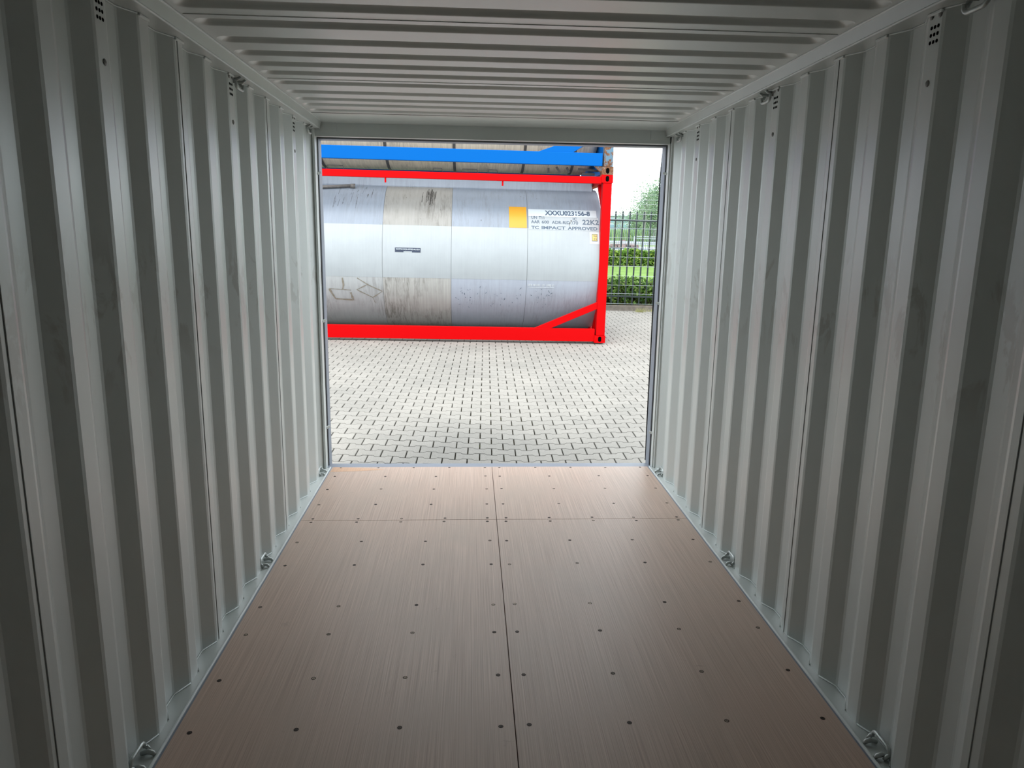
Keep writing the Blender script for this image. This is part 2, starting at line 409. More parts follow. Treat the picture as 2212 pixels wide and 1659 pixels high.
# top side rails
for side, nm in ((-1, 'trim_1'), (1, 'trim_2')):
    mb = MB()
    mb.prism([(side*1.115, ZR), (side*1.101, ZC+0.004), (side*1.215, ZC+0.004), (side*1.215, ZR)], 'y', YB, 4.944)
    o = mb.build(nm, M['wall'], bevel=0.002); struct(o, 'grey top side rail along the %s edge of the roof' % ('left' if side < 0 else 'right'))
    wb_ = MB(); wb_.tube([(side*1.101, YB+0.02, ZC-0.001), (side*1.101, 4.93, ZC-0.001)], 0.0042, 6)
    wb_.build('seal_bead', M['lightpaint'], o, smooth=True)
    e = MB(); e.tube([(side*1.1148, YB+0.02, ZR+0.001), (side*1.1148, 4.94, ZR+0.001)], 0.0042, 6)
    e.build('lower_edge', M['lightpaint'], o, smooth=True)
# bottom rails
for side, nm in ((-1, 'baseboard_left'), (1, 'baseboard_right')):
    mb = MB()
    mb.box((min(side*1.128, side*1.205), YB, -0.03), (max(side*1.128, side*1.205), 4.95, 0.0))
    o = mb.build(nm, M['wall']); struct(o, 'pale steel bottom rail at the foot of the %s wall' % ('left' if side < 0 else 'right'))
    e = MB(); x0, x1 = sorted((side*1.1195, side*1.1285)); e.box((x0, YB, -0.03), (x1, 4.958, 0.0055)); e.build('rail_edge', M['lightpaint'], o, bevel=0.002)
    g = MB(); x0, x1 = sorted((side*1.112, side*1.1195)); g.box((x0, YB, -0.03), (x1, 4.955, -0.001)); g.build('sealant_strip', M['outpaint'], o)

# ------------------------------------------------------------------ roof sheet with pressed swages
def build_roof():
    fars = [2.557, 2.764, 2.990, 3.191, 3.380, 3.556, 3.774, 4.002, 4.202, 4.374, 4.568]
    y = 2.345
    while y > YB+0.2: fars.insert(0, y); y -= 0.201
    D = 0.021
    xs = []; half = 1.086; ny = []
    ends = [0, 0.006, 0.014, 0.024, 0.036, 0.05, 0.066, 0.085, 0.11]
    xs = [-1.14] + [-half+e for e in ends] + [-0.6, -0.2, 0.2, 0.6] + [half-e for e in reversed(ends)] + [1.14]
    prof = [(-0.0975, 0), (-0.094, 0.0), (-0.090, 0.10), (-0.086, 0.45), (-0.081, 0.85), (-0.074, 0.98), (-0.065, 1), (-0.036, 1), (-0.026, 0.97), (-0.019, 0.82), (-0.010, 0.42), (-0.004, 0.08), (0.0, 0), (0.0035, 0)]
    ys = [(YB, 0)]; 
    for f in fars:
        for dy, h in prof: ys.append((f+dy, h))
    ys.append((4.612, 0))
    def endf(x):
        e = half-abs(x)
        if e <= 0: return 0
        t = min(1, e/0.05); return t*t*(3-2*t)
    mb = MB(); nx = len(xs)
    # end plan is rounded: shrink in y towards the ends
    vs_ = []
    cen = {}
    for f in fars: cen[f] = f-0.047
    for (yy, h) in ys:
        near = min(fars, key=lambda f: abs(yy-(f-0.047)))
        c = near-0.047
        for x in xs:
            e = half-abs(x); s_ = 1.0
            if h >= 0 and abs(yy-c) < 0.0525 and e < 0.047:
                s_ = math.sqrt(max(0.0, 1-(1-max(e, 0)/0.047)**2)) if e > 0 else 0.02
                s_ = max(s_, 0.02)
            vs_.append((x, c+(yy-c)*s_ if abs(yy-c) < 0.0525 else yy, ZC + D*h*endf(x)))
    fs = []
    for r in range(len(ys)-1):
        for i in range(nx-1): fs.append((r*nx+i, (r+1)*nx+i, (r+1)*nx+i+1, r*nx+i+1))
    mb.add(vs_, fs)
    o = mb.build('ceiling', M['wall'], recalc=False, smooth=True); struct(o, 'grey steel roof sheet with pressed cross ribs')
    o.modifiers.new('solid', 'SOLIDIFY').thickness = 0.002
    o.modifiers['solid'].offset = 1.0 if False else -1.0
    for ysm in (2.622, 3.632, 1.6):
        sm = MB(); sm.box((-1.09, ysm, ZC-0.0022), (1.09, ysm+0.016, ZC+0.0005)); sm.build('sheet_lap', M['wall'], o, bevel=0.001)
    return o
roof = build_roof()
ep = MB()
ep.add([(-1.12, 4.616, ZC-0.001), (1.12, 4.616, ZC-0.001), (1.12, 4.87, ZC-0.001), (-1.12, 4.87, ZC-0.001), (1.12, 4.945, ZC-0.010), (-1.12, 4.945, ZC-0.010),
        (-1.12, 4.616, ZC+0.004), (1.12, 4.616, ZC+0.004), (1.12, 4.945, ZC+0.004), (-1.12, 4.945, ZC+0.004)],
       [(0, 1, 2, 3), (3, 2, 4, 5), (6, 9, 8, 7), (0, 6, 7, 1), (5, 4, 8, 9), (0, 3, 5, 9, 6), (1, 7, 8, 4, 2)])
eo = ep.build('header_extension_plate', M['wall'], roof)
sl = MB(); sl.box((-1.10, 4.611, ZC-0.0015), (1.10, 4.6158, ZC+0.002)); sl.build('seam_line', M['seam_shade'], roof)  # dark strip paints in the shaded seam before the end plate

# ------------------------------------------------------------------ door end frame
hd = MB(); hd.box((-1.16, 4.946, 2.203), (1.16, 5.0, 2.36)); hd.box((-1.16, 5.0, 2.21), (1.16, 5.012, 2.36))
ho = hd.build('trim_3', M['wall'], bevel=0.002); struct(ho, 'grey door header across the top of the opening')
for x0 in (-1.113, 1.010):
    p = MB(); p.box((x0, 4.941, 2.228), (x0+0.104, 4.947, 2.30)); p.build('corner_plate', M['wall'], ho, bevel=0.001)
p = MB(); p.box((-1.21, 5.02, 2.1945), (1.21, 5.11, 2.36)); p.build('outer_header', M['outpaint'], ho, bevel=0.003)
g = MB(); g.box((-1.142, 4.998, 2.199), (1.142, 5.018, 2.207)); g.build('header_gasket', M['black'], ho)
for side, nm in ((-1, 'trim_4'), (1, 'trim_5')):
    xin = 1.150; xo = 1.141 if side < 0 else 1.132
    q = MB(); a, b = sorted((side*(xo+0.007), side*1.215)); q.box((a, 4.946, -0.02), (b, 5.0, 2.249))
    po = q.build(nm, M['wall'], bevel=0.002); struct(po, 'door post on the %s side of the opening' % ('left' if side < 0 else 'right'))
    q = MB(); a, b = sorted((side*(xin-0.002), side*(xin+0.012))); q.box((a, 4.930, 0.0), (b, 4.949, 2.249)); q.build('inner_flange', M['lightpaint'], po, bevel=0.0015)
    q = MB(); a, b = sorted((side*(xo+0.0035), side*1.215)); q.box((a, 5.0, 0.0), (b, 5.016, 2.2)); q.build('post_gasket', M['black'], po)
    q = MB(); a, b = sorted((side*xo, side*1.215)); q.box((a, 5.016, -0.19), (b, 5.11, 2.36)); q.build('outer_post', M['outpaint'], po, bevel=0.004)
    for z in (0.28, 1.02, 1.98) if side < 0 else (0.24, 1.16, 2.02):
        q = MB(); q.bar((side*(xin+0.0), 4.985, z-0.004), (side*(xo-0.012), 5.003, z+0.006), 0.014, 0.016); q.build('gasket_clip', M['lightpaint'], po, bevel=0.002)
sl_ = MB(); sl_.box((-1.205, 4.968, -0.17), (1.205, 5.060, -0.004)); so = sl_.build('trim_6', M['outpaint'], bevel=0.003); struct(so, 'blue-grey steel door sill across the threshold')
# doors folded back outside the side walls
for side, nm in ((-1, 'door_1'), (1, 'door_2')):
    d = MB(); a, b = sorted((side*1.262, side*1.312)); d.box((a, 3.92, -0.12), (b, 5.10, 2.30))
    do = d.build(nm, M['doorpaint'], bevel=0.004); struct(do, 'grey container door folded back outside the %s wall' % ('left' if side < 0 else 'right'))
    for z in (0.25, 1.1, 1.95):
        h = MB(); h.tube([(side*1.24, 5.115, z-0.06), (side*1.24, 5.115, z+0.06)], 0.016, 10); h.bar((side*1.24, 5.115, z), (side*1.285, 5.09, z), 0.03, 0.09); h.build('hinge', M['doorpaint'], do, smooth=False)
    for yy in (4.2, 4.6):
        h = MB(); h.tube([(side*1.33, yy, -0.1), (side*1.33, yy, 2.28)], 0.017, 10); h.build('locking_bar', M['rod'], do, smooth=True)
    if side > 0:
        gk = MB(); gk.tube([(1.132, 5.118, 0.0), (1.130, 5.118, 0.3), (1.129, 5.118, 1.2), (1.130, 5.118, 2.0), (1.136, 5.118, 2.165)], [0.003, 0.0045, 0.005, 0.0045, 0.002], 8)
        gk.build('door_gasket', M['black'], do, smooth=True)
# closed end wall behind the camera
bw = MB(); pr = []; x = -1.19
while x < 1.19:
    pr += [(x, 0.0), (x+0.11, 0.0), (x+0.125, 0.045), (x+0.235, 0.045)]; x += 0.25
pr = [(a, b) for a, b in pr if a <= 1.2]
n = len(pr); vs_ = [(a, YB-b, z) for z in (-0.02, 2.32) for a, b in pr]
bw.add(vs_, [(i, i+1, n+i+1, n+i) for i in range(n-1)])
o = bw.build('wall_back', M['wall']); struct(o, 'corrugated closed end wall'); md = o.modifiers.new('s', 'SOLIDIFY'); md.thickness = 0.003

# ------------------------------------------------------------------ floor
fl = MB(); fl.box((-1.12, YB, -0.06), (1.12, 4.964, -0.028)); fo = fl.build('floor', M['subfloor']); struct(fo, 'brown plywood container floor')
YS = 3.9885
sheets = {}
for key, (x0, x1, y0, y1) in {'fl': (-1.1125, -0.0014, YS+0.0014, 4.966), 'fr': (0.0014, 1.1125, YS+0.0014, 4.966),
                              'ml': (-1.1125, -0.0014, 1.548, YS-0.0014), 'mr': (0.0014, 1.1125, 1.548, YS-0.0014),
                              'nl': (-1.1125, -0.0014, YB, 1.545), 'nr': (0.0014, 1.1125, YB, 1.545)}.items():
    s = MB(); s.box((x0, y0, -0.028), (x1, y1, 0.0)); sheets[key] = s.build('plywood_sheet', M['ply'], fo, bevel=0.0012)
st = MB(); st.add([(-1.108, 4.856, 0.0004), (-0.93, 4.872, 0.0004), (-0.74, 4.905, 0.0004), (-0.82, 4.93, 0.0004), (-0.93, 4.945, 0.0004), (-1.10, 4.962, 0.0004)], [(0, 1, 2, 3, 4, 5)])
sto = st.build('varnish_stain', simple('orange_varnish_stain', (0.60, 0.36, 0.22), 0.45, 0, 0.12, 3.0, stretch=(60, 1, 1)), sheets['fl'], recalc=False); sto['label'] = 'orange stained patch in the corner of the sheet'
sc0 = None
def screw(x, y, par, rot=0.0):
    global sc0
    if sc0 is None:
        s = MB(); s.disc((0, 0, 0), (0, 0, 1), 0.0085, 16, 0.0004, 1)
        s.disc((0, 0, 0.0004), (0, 0, 1), 0.0052, 12, 0.0003, 0)
        s.box((-0.0045, -0.0008, 0.0006), (0.0045, 0.0008, 0.0011), 1); s.box((-0.0008, -0.0045, 0.0006), (0.0008, 0.0045, 0.0011), 1)
        o = s.build('screw', [M['screw'], M['screwhole']]); sc0 = o
    else:
        o = sc0.copy(); COL.objects.link(o)
    o.parent = par; o.location = (x, y, 0.0); o.rotation_euler = (0, 0, rot)
rnd = random.Random(3)
A8 = [-1.062, -0.726, -0.387, -0.047, 0.047, 0.387, 0.726, 1.062]
A10 = [-1.05, -0.793, -0.544, -0.297, -0.052, 0.055, 0.306, 0.56, 0.806, 1.055]
for yy, L in [(4.947, A10), (4.760, A8), (4.508, A8), (4.238, A8), (4.012, A10), (3.962, A10)] + [(v, A8) for v in (3.690, 3.405, 2.998, 2.771, 2.463, 2.176, 1.88)]:
    for x in L:
        key = ('f' if yy > YS else 'm') + ('l' if x < 0 else 'r')
        screw(x+rnd.uniform(-.004, .004), yy+rnd.uniform(-.004, .004), sheets[key], rnd.uniform(0, 1.5))

# ------------------------------------------------------------------ lashing rings
def arc_u(side, yc, z, half, drop, xo, xi, sign):
    # U shaped rod: sign +1 stands up from z, -1 hangs down
    pts = []
    y0, y1 = yc-half, yc+half
    pts.append((xo, y0, z))
    R = 0.022
    pts.append((xo + (xi-xo)*0.6, y0, z+sign*(drop-R)))
    for k in range(5):
        a = math.pi/2*k/4; pts.append((xi, y0+R-R*math.cos(a), z+sign*(drop-R+R*math.sin(a))))
    for k in range(5):
        a = math.pi/2*(1-k/4); pts.append((xi, y1-R+R*math.cos(a), z+sign*(drop-R+R*math.sin(a))))
    pts.append((xo + (xi-xo)*0.6, y1, z+sign*(drop-R)))
    pts.append((xo, y1, z))
    return pts
def ring(side, yc, bottom, label, group):
    r = empty('lashing_ring', (side*1.165, yc, 0.0 if bottom else ZR))
    tag(r, label, 'lashing ring', group)
    z = 0.004 if bottom else -0.002; sg = 1 if bottom else -1
    h = MB()
    if bottom: pts = arc_u(side, 0, z, 0.050, 0.036, -side*0.010, side*0.006, 1)
    else:
        pts = arc_u(side, 0, z, 0.050, 0.043, side*0.006, -side*0.014, -1)
    h.tube(pts, 0.0068, 10); h.build('ring_rod', M['rod'], r, smooth=True)
    for dy in (-0.038, 0.030):
        l = MB()
        if bottom: l.tube([(-side*0.034, dy, 0.003), (-side*0.027, dy, 0.011), (-side*0.012, dy, 0.015), (side*0.010, dy, 0.008)], [0.005, 0.0075, 0.008, 0.006], 8)
        else: l.tube([(-side*0.032, dy, -0.002), (-side*0.018, dy, -0.010), (side*0.012, dy, -0.010)], [0.005, 0.007, 0.006], 8)
        l.build('lug', M['rod'], r, smooth=True)
    return r
wd_ = {-1: 'left', 1: 'right'}
pos = ['nearest the camera', 'halfway to the doorway', 'next to the door post']
for side, off in ((-1, OL), (1, OR_)):
    for i, k in enumerate((0, 5, 10)):
        yc = off + k*PITCHC + 0.150
        ring(side, yc, True, 'steel lashing ring at the foot of the %s wall, %s' % (wd_[side], pos[i]), 'floor lashing rings')
        if side > 0 or i > 0:
            ring(side, yc-0.02, False, 'steel lashing ring under the %s roof rail, %s' % (wd_[side], pos[i]), 'roof lashing rings')

# ------------------------------------------------------------------ ground outside
GA, GB, GC = -0.30, 0.018, -0.0080
def sstep(t): t = max(0.0, min(1.0, t)); return t*t*(3-2*t)
def gz(x, y):
    z = GA + GB*min(y, 16.3) + GC*max(-8, min(8, x))
    f = 1 - sstep((y-5.5)/5.0)
    d = x-0.3
    v = (0.033*-d if d < 0 else 0.055*d); v = min(v, 0.07)
    return z + f*v*(0.6 if False else 0.8)
def build_pavers():
    mb = MB(); P_, L_, A_ = 0.154, 0.2, 0.0138; g_ = 0.0056; gv = 0.0052
    ca, sa = math.cos(-0.020), math.sin(-0.020); px, py = 0.027, 5.947
    h = P_/2-g_; t = 0.009; Lh = L_/2-gv
    outer = [(-Lh, h+A_), (-.05-t, h+A_), (-.05+t, h-A_), (.05-t, h-A_), (.05+t, h+A_), (Lh, h+A_),
             (Lh, -h-A_), (.05+t, -h-A_), (.05-t, -h+A_), (-.05+t, -h+A_), (-.05-t, -h-A_), (-Lh, -h-A_)]
    ch = 0.0022
    inner = [(x-math.copysign(ch, x) if abs(x) > 0.09 else x, y-math.copysign(ch, y)) for x, y in outer]
    n = 12; V = []; F = []
    rr = random.Random(5)
    for r in range(-6, 70):
        for c in range(-42, 44):
            bx = c*L_ + (L_/2 if r % 2 == 0 else 0.0); by = r*P_
            cx_ = px + bx*ca - by*sa; cy_ = py + bx*sa + by*ca
            if cy_ < 5.14 or cy_ > 16.3 or abs(cx_) > 7.5: continue
            if cy_ < 8 and abs(cx_) > 4.5: continue
            o = len(V); dz = rr.uniform(-.0008, .0008); jx = rr.uniform(-.0008, .0008)
            for poly, zz in ((inner, 0.0), (outer, -ch), (outer, -0.03)):
                for x, y in poly:
                    X = cx_ + (x+jx)*ca - y*sa; Y = cy_ + (x+jx)*sa + y*ca
                    V.append((X, Y, gz(X, Y)+zz+dz))
            F.append(tuple(o+k for k in range(n-1, -1, -1)))
            for lv in (0, 1):
                for k in range(n):
                    k2 = (k+1) % n; a = o+lv*n; b = o+(lv+1)*n
                    F.append((a+k, a+k2, b+k2, b+k))
    mb.v = V; mb.f = F; mb.mi = [0]*len(F)
    return mb.build('paved_yard', M['paver'], recalc=False)
pav = build_pavers(); struct(pav, 'yard of interlocking pale grey bone-shaped concrete pavers')
base = MB()
xs = [-9 + i*0.6 for i in range(31)]; ysl = [4.2+i*0.4 for i in range(31)]
base.add([(x, y, gz(x, y)-0.020) for y in ysl for x in xs], [(j*31+i, j*31+i+1, (j+1)*31+i+1, (j+1)*31+i) for j in range(30) for i in range(30)])
bo = base.build('joint_bed', M['joint'], pav, recalc=False); bo['label'] = 'dark joint sand between the pavers'
side_g = MB()
for (x0, x1, y0, y1) in ((-14, -4.2, -6, 4.2+0.0), (4.2, 14, -6, 4.2), (-14, -7.4, 4.2, 16.3), (7.4, 14, 4.2, 16.3)):
    side_g.add([(x0, y0, gz(x0, y0)-0.004), (x1, y0, gz(x1, y0)-0.004), (x1, y1, gz(x1, y1)-0.004), (x0, y1, gz(x0, y1)-0.004)], [(0, 1, 2, 3)])
sg = side_g.build('outer_yard_surface', M['paver'], pav, recalc=False)

# ------------------------------------------------------------------ tank containers
SC = 1.008; TLN = 6.106; TH = 2.612; TW = 2.458; AX = 1.229
TRad = 1.19
def ca(a):
    # height-preserving conversion of shell angles measured on the nominal 1.165 m barrel
    return math.degrees(math.asin(max(-1, min(1, (0.050+1.165*math.sin(math.radians(a)))/1.19))))
def frame_parts(root, paint, rail_z, top_z, castm, postm, gusset=None):
    cw, chh, cdp = 0.178, 0.119, 0.163
    def casting(xr, yf, zb, name='corner_casting'):
        # hollow corner casting with an oval hole in the outer faces
        c = MB(); x0, x1 = (-cw, 0.0) if xr else (-TLN, -TLN+cw)
        y0, y1 = (0.0, cdp) if yf else (TW-cdp, TW)
        c.box((x0, y0+0.006 if yf else y0, zb), (x1, y1 if yf else y1-0.006, zb+chh))
        # face plate with stadium hole
        yf_ = 0.0 if yf else TW; hx, hz, r_, L_ = (x0+x1)/2, zb+chh*0.5, 0.027, 0.016
        outer = [(x0, zb), (x1, zb), (x1, zb+chh), (x0, zb+chh)]
        hole = []
        for k in range(13): a = math.pi*k/12; hole.append((hx+r_*math.cos(a), hz+L_+r_*math.sin(a)))
        for k in range(13): a = math.pi+math.pi*k/12; hole.append((hx+r_*math.cos(a), hz-L_+r_*math.sin(a)))
        n = len(hole); V = []; O = []
        for (hx_, hz_) in hole:
            dx, dz = hx_-hx, hz_-hz; t = 9e9
            if dx > 1e-9: t = min(t, (x1-hx)/dx)
            if dx < -1e-9: t = min(t, (x0-hx)/dx)
            if dz > 1e-9: t = min(t, (zb+chh-hz)/dz)
            if dz < -1e-9: t = min(t, (zb-hz)/dz)
            O.append((hx+dx*t, hz+dz*t))
        yi = yf_+0.0055 if yf else yf_-0.0055
        V = [(a, yf_, b) for a, b in hole]+[(a, yf_, b) for a, b in O]+[(a, yi, b) for a, b in hole]+[(a, yi, b) for a, b in O]
        F = []
        for k in range(n):
            k2 = (k+1) % n
            F += [(k, k2, n+k2, n+k), (k, 2*n+k, 2*n+k2, k2), (n+k, n+k2, 3*n+k2, 3*n+k)]
        c.add(V, F)
        o = c.build(name, castm, root)
        q = MB(); q.add([(a, yi-0.0002 if yf else yi+0.0002, b) for a, b in hole], [tuple(range(n))]); q.build('casting_hole', M['hole'], o)
        return o
    for xr in (True, False):
        for yf in (True, False):
            casting(xr, yf, 0.0); casting(xr, yf, TH-chh)
            p = MB(); a = -0.150 if xr else -TLN+0.012; b = a+0.14
            y0, y1 = (0.008, 0.150) if yf else (TW-0.150, TW-0.008)
            p.box((a, y0, chh), (b, y1, TH-chh)); p.build('corner_post', postm if xr and yf else paint, root, bevel=0.008)
    for yf in (True, False):
        y0, y1 = (0.012, 0.092) if yf else (TW-0.092, TW-0.012)
        b = MB(); b.box((-TLN+0.178, y0, rail_z[0]), (-0.178+0.003, y1, rail_z[1])); b.build('bottom_rail', paint, root, bevel=0.006)
        t = MB(); t.box((-TLN+0.178, y0, top_z[0]), (-0.178+0.003, y1-0.02, top_z[1])); t.build('top_rail', paint, root, bevel=0.006)
    for xr in (True, False):
        a = -0.15 if xr else -TLN+0.03
        for z0, z1 in ((0.03, 0.15), (TH-0.12, TH-0.02)):
            e = MB(); e.box((a, 0.16, z0), (a+0.12, TW-0.16, z1)); e.build('end_rail', paint, root, bevel=0.006)
        for (y0, z0, y1, z1) in ((0.12, 2.02, 0.66, 2.50), (0.12, 0.62, 0.62, 0.14), (TW-0.12, 2.02, TW-0.66, 2.50), (TW-0.12, 0.62, TW-0.62, 0.14)):
            e = MB(); e.bar((a+0.06, y0, z0), (a+0.06, y1, z1), 0.08, 0.07, (1, 0, 0)); e.build('end_brace', paint, root, bevel=0.004)

def cyl_patch(x0, x1, a0, a1, r, thick=0.0015, nseg=None, cz=None):
    """curved plate on the barrel between angles a0..a1 (degrees above the horizontal on the yard side)"""
    mb = MB(); n = nseg or max(2, int(abs(a1-a0)/3)+1)
    for rr in (r, r-thick):
        pass
    V = []
    for rr in (r, r-thick):
        for x in (x0, x1):
            for k in range(n+1):
                a = math.radians(a0+(a1-a0)*k/n); V.append((x, AX-rr*math.cos(a), (cz or CZL)+rr*math.sin(a)))
    m = n+1; F = []
    for k in range(n):
        F += [(k, k+1, m+k+1, m+k), (2*m+k, 3*m+k, 3*m+k+1, 2*m+k+1), (k, 2*m+k, 2*m+k+1, k+1), (m+k, m+k+1, 3*m+k+1, 3*m+k)]
    F += [(0, m, 3*m, 2*m), (n, 2*m+n, 3*m+n, m+n)]
    mb.add(V, F); return mb
CZL = 1.265
def shell(root, x0, x1, r, mat, name='tank_shell', CZL=1.265):
    # barrel with dished ends
    prof = [(x0+0.0, 0.0)]
    def dish(xe, sgn):
        out = []
        for k in range(11):
            t = k/10; rad = r*math.sin(t*math.pi/2)
            out.append((xe+sgn*(-0.26)*(1-math.cos(t*math.pi/2))**1.0 + sgn*0.0, rad))
        return out
    L = [(x0+0.26*(1-math.cos(0))*0 + 0.20*(1-math.sqrt(max(0, 1-(k/10)**4.0)))*1.0, r*k/10) for k in range(1, 11)]
    Rr = [(x1-0.20*(1-math.sqrt(max(0, 1-(k/10)**4.0))), r*k/10) for k in range(10, 0, -1)]
    P = L+Rr; n = 96; V = []; F = []
    for x, rad in P:
        for k in range(n):
            a = 2*math.pi*k/n; V.append((x, AX-rad*math.cos(a), CZL+rad*math.sin(a)))
    for i in range(len(P)-1):
        for k in range(n): F.append((i*n+k, i*n+(k+1) % n, (i+1)*n+(k+1) % n, (i+1)*n+k))
    F += [tuple(range(n)), tuple((len(P)-1)*n+k for k in range(n-1, -1, -1))]
    mb = MB(); mb.add(V, F); return mb.build(name, mat, root, smooth=True)

X0W = 2.008; TY = 11.62
tank = empty('tank_container', (X0W, TY, -0.083), (0, 0.008, 0))
tag(tank, 'red-framed tank container with pale clad barrel standing on the paved yard', 'tank container', 'stacked tank containers')
frame_parts(tank, M['red'], (0.018, 0.222), (2.478, 2.582), M['red'], M['red'])
def xl(xw, a=0):   # world x to tank local x (for points on the barrel)
    z = 1.25+TRad*math.sin(math.radians(a))
    return xw-X0W-0.008*(z+0.083)
sh = shell(tank, -TLN+0.05, -0.04, TRad-0.006, M['shell'])
RR = TRad
cols = [-5.70, -4.75, -3.70, -2.62, -1.53, -0.462, 0.732, 1.915]
rows = [(ca(23.5), 80, 'u'), (ca(-17), ca(23.5), 'm'), (-100, ca(-17), 'l')]
for ci in range(len(cols)-1):
    for a0, a1, rk in rows:
        if rk == 'u': mt = M['clad_beige'] if ci == 4 else M['clad_blue']
        elif rk == 'm': mt = M['clad_white']
        else: mt = M['clad_lowdirty'] if ci == 4 else (M['clad_lowleft'] if ci == 3 else M['clad_low'])
        dr = {'u': 0.0, 'm': 0.0015, 'l': 0.0}[rk]
        if cols[ci] < -4.1-1.7: continue
        mb = cyl_patch(xl(cols[ci])+0.0022, xl(cols[ci+1])-0.0022, a0, a1, RR+dr, 0.003)
        mb.build('cladding_panel', mt, tank, smooth=False)
for o in tank.children:
    if o.name.startswith('cladding_panel'):
        o.data.polygons.foreach_set('use_smooth', [True]*len(o.data.polygons)); o.modifiers.new('es', 'EDGE_SPLIT').split_angle = math.radians(35)
# folded ledge and top walkway edge along the shoulder
led = cyl_patch(-TLN+0.2, -0.14, 80, 82, RR+0.022, 0.03); led.build('shoulder_ledge', M['clad_blue'], tank)
led = cyl_patch(-TLN+0.2, -0.14, 82, 104, RR+0.012, 0.02); led.build('top_sheet', M['clad_blue'], tank, smooth=True)
sb = MB(); sb.box((-TLN+0.35, AX-0.36, CZL+1.12), (-0.18, AX+0.36, 2.575)); sb.build('top_walkway_box', M['clad_low'], tank, bevel=0.03)
# decals wrapped on the barrel
def wrap_obj(name, mb2d, mat, parent=tank, r=RR+0.003, smooth=False):
    """mb2d: MB whose verts are (x_world, angle_deg, dr)"""
    V = []
    for x, a, dr in mb2d.v:
        aa = math.radians(ca(a)); V.append((xl(x, a), AX-(r+dr)*math.cos(aa), CZL+(r+dr)*math.sin(aa)))
    m2 = MB(); m2.v = V; m2.f = mb2d.f; m2.mi = mb2d.mi
    return m2.build(name, mat, parent, recalc=True)
def rect(x0, x1, a0, a1, dr=0.0006):
    m2 = MB(); n = max(1, int(abs(a1-a0)/2)+1); V = []; F = []
    for j, d in enumerate((dr, -0.003)):
        for k in range(n+1):
            a = a0+(a1-a0)*k/n; V += [(x0, a, d), (x1, a, d)]
    m = 2*(n+1)
    for k in range(n): F += [(2*k, 2*k+1, 2*k+3, 2*k+2), (m+2*k, m+2*k+2, m+2*k+3, m+2*k+1)]
    for k in range(n): F += [(2*k, 2*k+2, m+2*k+2, m+2*k), (2*k+1, m+2*k+1, m+2*k+3, 2*k+3)]
    F += [(0, m, m+1, 1), (2*n, 2*n+1, m+2*n+1, m+2*n)]
    m2.add(V, F); return m2
def text_mesh(body, x0, x1, a0, a1, bold=0.0):
    cu = bpy.data.curves.new('lettering', 'FONT'); cu.body = body; cu.size = 1.0; cu.offset = bold; cu.resolution_u = 3
    ob = bpy.data.objects.new('lettering_src', cu); COL.objects.link(ob)
    bpy.context.view_layer.update()
    me = bpy.data.meshes.new_from_object(ob.evaluated_get(bpy.context.evaluated_depsgraph_get()))
    vx = [v.co.x for v in me.vertices]; vy = [v.co.y for v in me.vertices]
    lx, hx, ly, hy = min(vx), max(vx), min(vy), max(vy)
    m2 = MB(); m2.v = [(x0+(v.co.x-lx)/(hx-lx)*(x1-x0), a0+(v.co.y-ly)/(hy-ly)*(a1-a0), 0.0012) for v in me.vertices]
    m2.f = [tuple(p.vertices) for p in me.polygons]; m2.mi = [0]*len(m2.f)
    bpy.data.objects.remove(ob); bpy.data.meshes.remove(me); return m2
yp = wrap_obj('yellow_placard', rect(0.445, 0.722, 23.6, 42.9), M['yellow']); yp['label'] = 'plain yellow square placard'
wrap_obj('white_backing', rect(0.752, 1.84, 33.9, 40.9, 0.0004), M['white'])
wrap_obj('pale_backing', rect(0.752, 1.862, 22.3, 33.7, 0.0003), M['clad_white'])
for body, x0, x1, a0, a1, b, mt in (('XXXU023156-8', 1.015, 1.736, 35.2, 39.9, 0.032, 'ink'), ('UN', 0.798, 0.885, 31.6, 34.2, 0.015, 'inkgrey'), ('T11', 0.915, 1.001, 31.6, 34.2, 0.015, 'inkgrey'),
        ('AAR', 0.790, 0.930, 27.7, 30.4, 0.022, 'inkgrey'), ('600', 0.960, 1.075, 27.7, 30.4, 0.022, 'inkgrey'), ('ADR-RID', 1.120, 1.405, 27.6, 30.3, 0.022, 'inkgrey'), ('/70', 1.435, 1.537, 27.4, 30.4, 0.015, 'inkgrey'),
        ('IC', 1.455, 1.520, 31.0, 33.6, 0.015, 'inkgrey'), ('22K2', 1.606, 1.868, 27.6, 31.9, 0.022, 'inkgrey'), ('TC', 0.792, 0.912, 22.9, 25.6, 0.030, 'inkgrey'), ('IMPACT', 0.955, 1.335, 22.9, 25.6, 0.030, 'inkgrey'), ('APPROVED', 1.368, 1.842, 22.9, 25.6, 0.030, 'inkgrey'),
        ('PRESSURE RELIEF TESTED', 0.752, 1.17, -22.4, -20.2, 0.0, 'faintw')):
    if body.startswith('PRESS'):
        # worn, unreadable run of pale marks: short strokes instead of words
        rr = random.Random(11); x = 0.752; wm = MB()
        while x < 1.17:
            w = rr.uniform(0.006, 0.016)
            if rr.random() < 0.8: q = rect(x, x+w, -22.2+rr.uniform(0, .5), -20.2); wm.add(q.v, q.f)
            x += w+0.006
        wrap_obj('worn_lettering', wm, M[mt]); continue
    o = wrap_obj('lettering', text_mesh(body, x0, x1, a0, a1, b), M[mt]); o['label'] = 'dark lettering reading %s' % body
wrap_obj('worn_lettering', rect(0.76, 1.17, -23.2, -22.9), M['faintw'])
nv = wrap_obj('web_sticker', rect(-1.333, -0.937, 2.6, 6.0), M['navy']); nv['label'] = 'narrow dark sticker with white web address'
wrap_obj('sticker_text', text_mesh('WWW.EQUIPPED4U.EU', -1.320, -0.950, 4.1, 5.4, 0.02), M['white'], nv, RR+0.004)
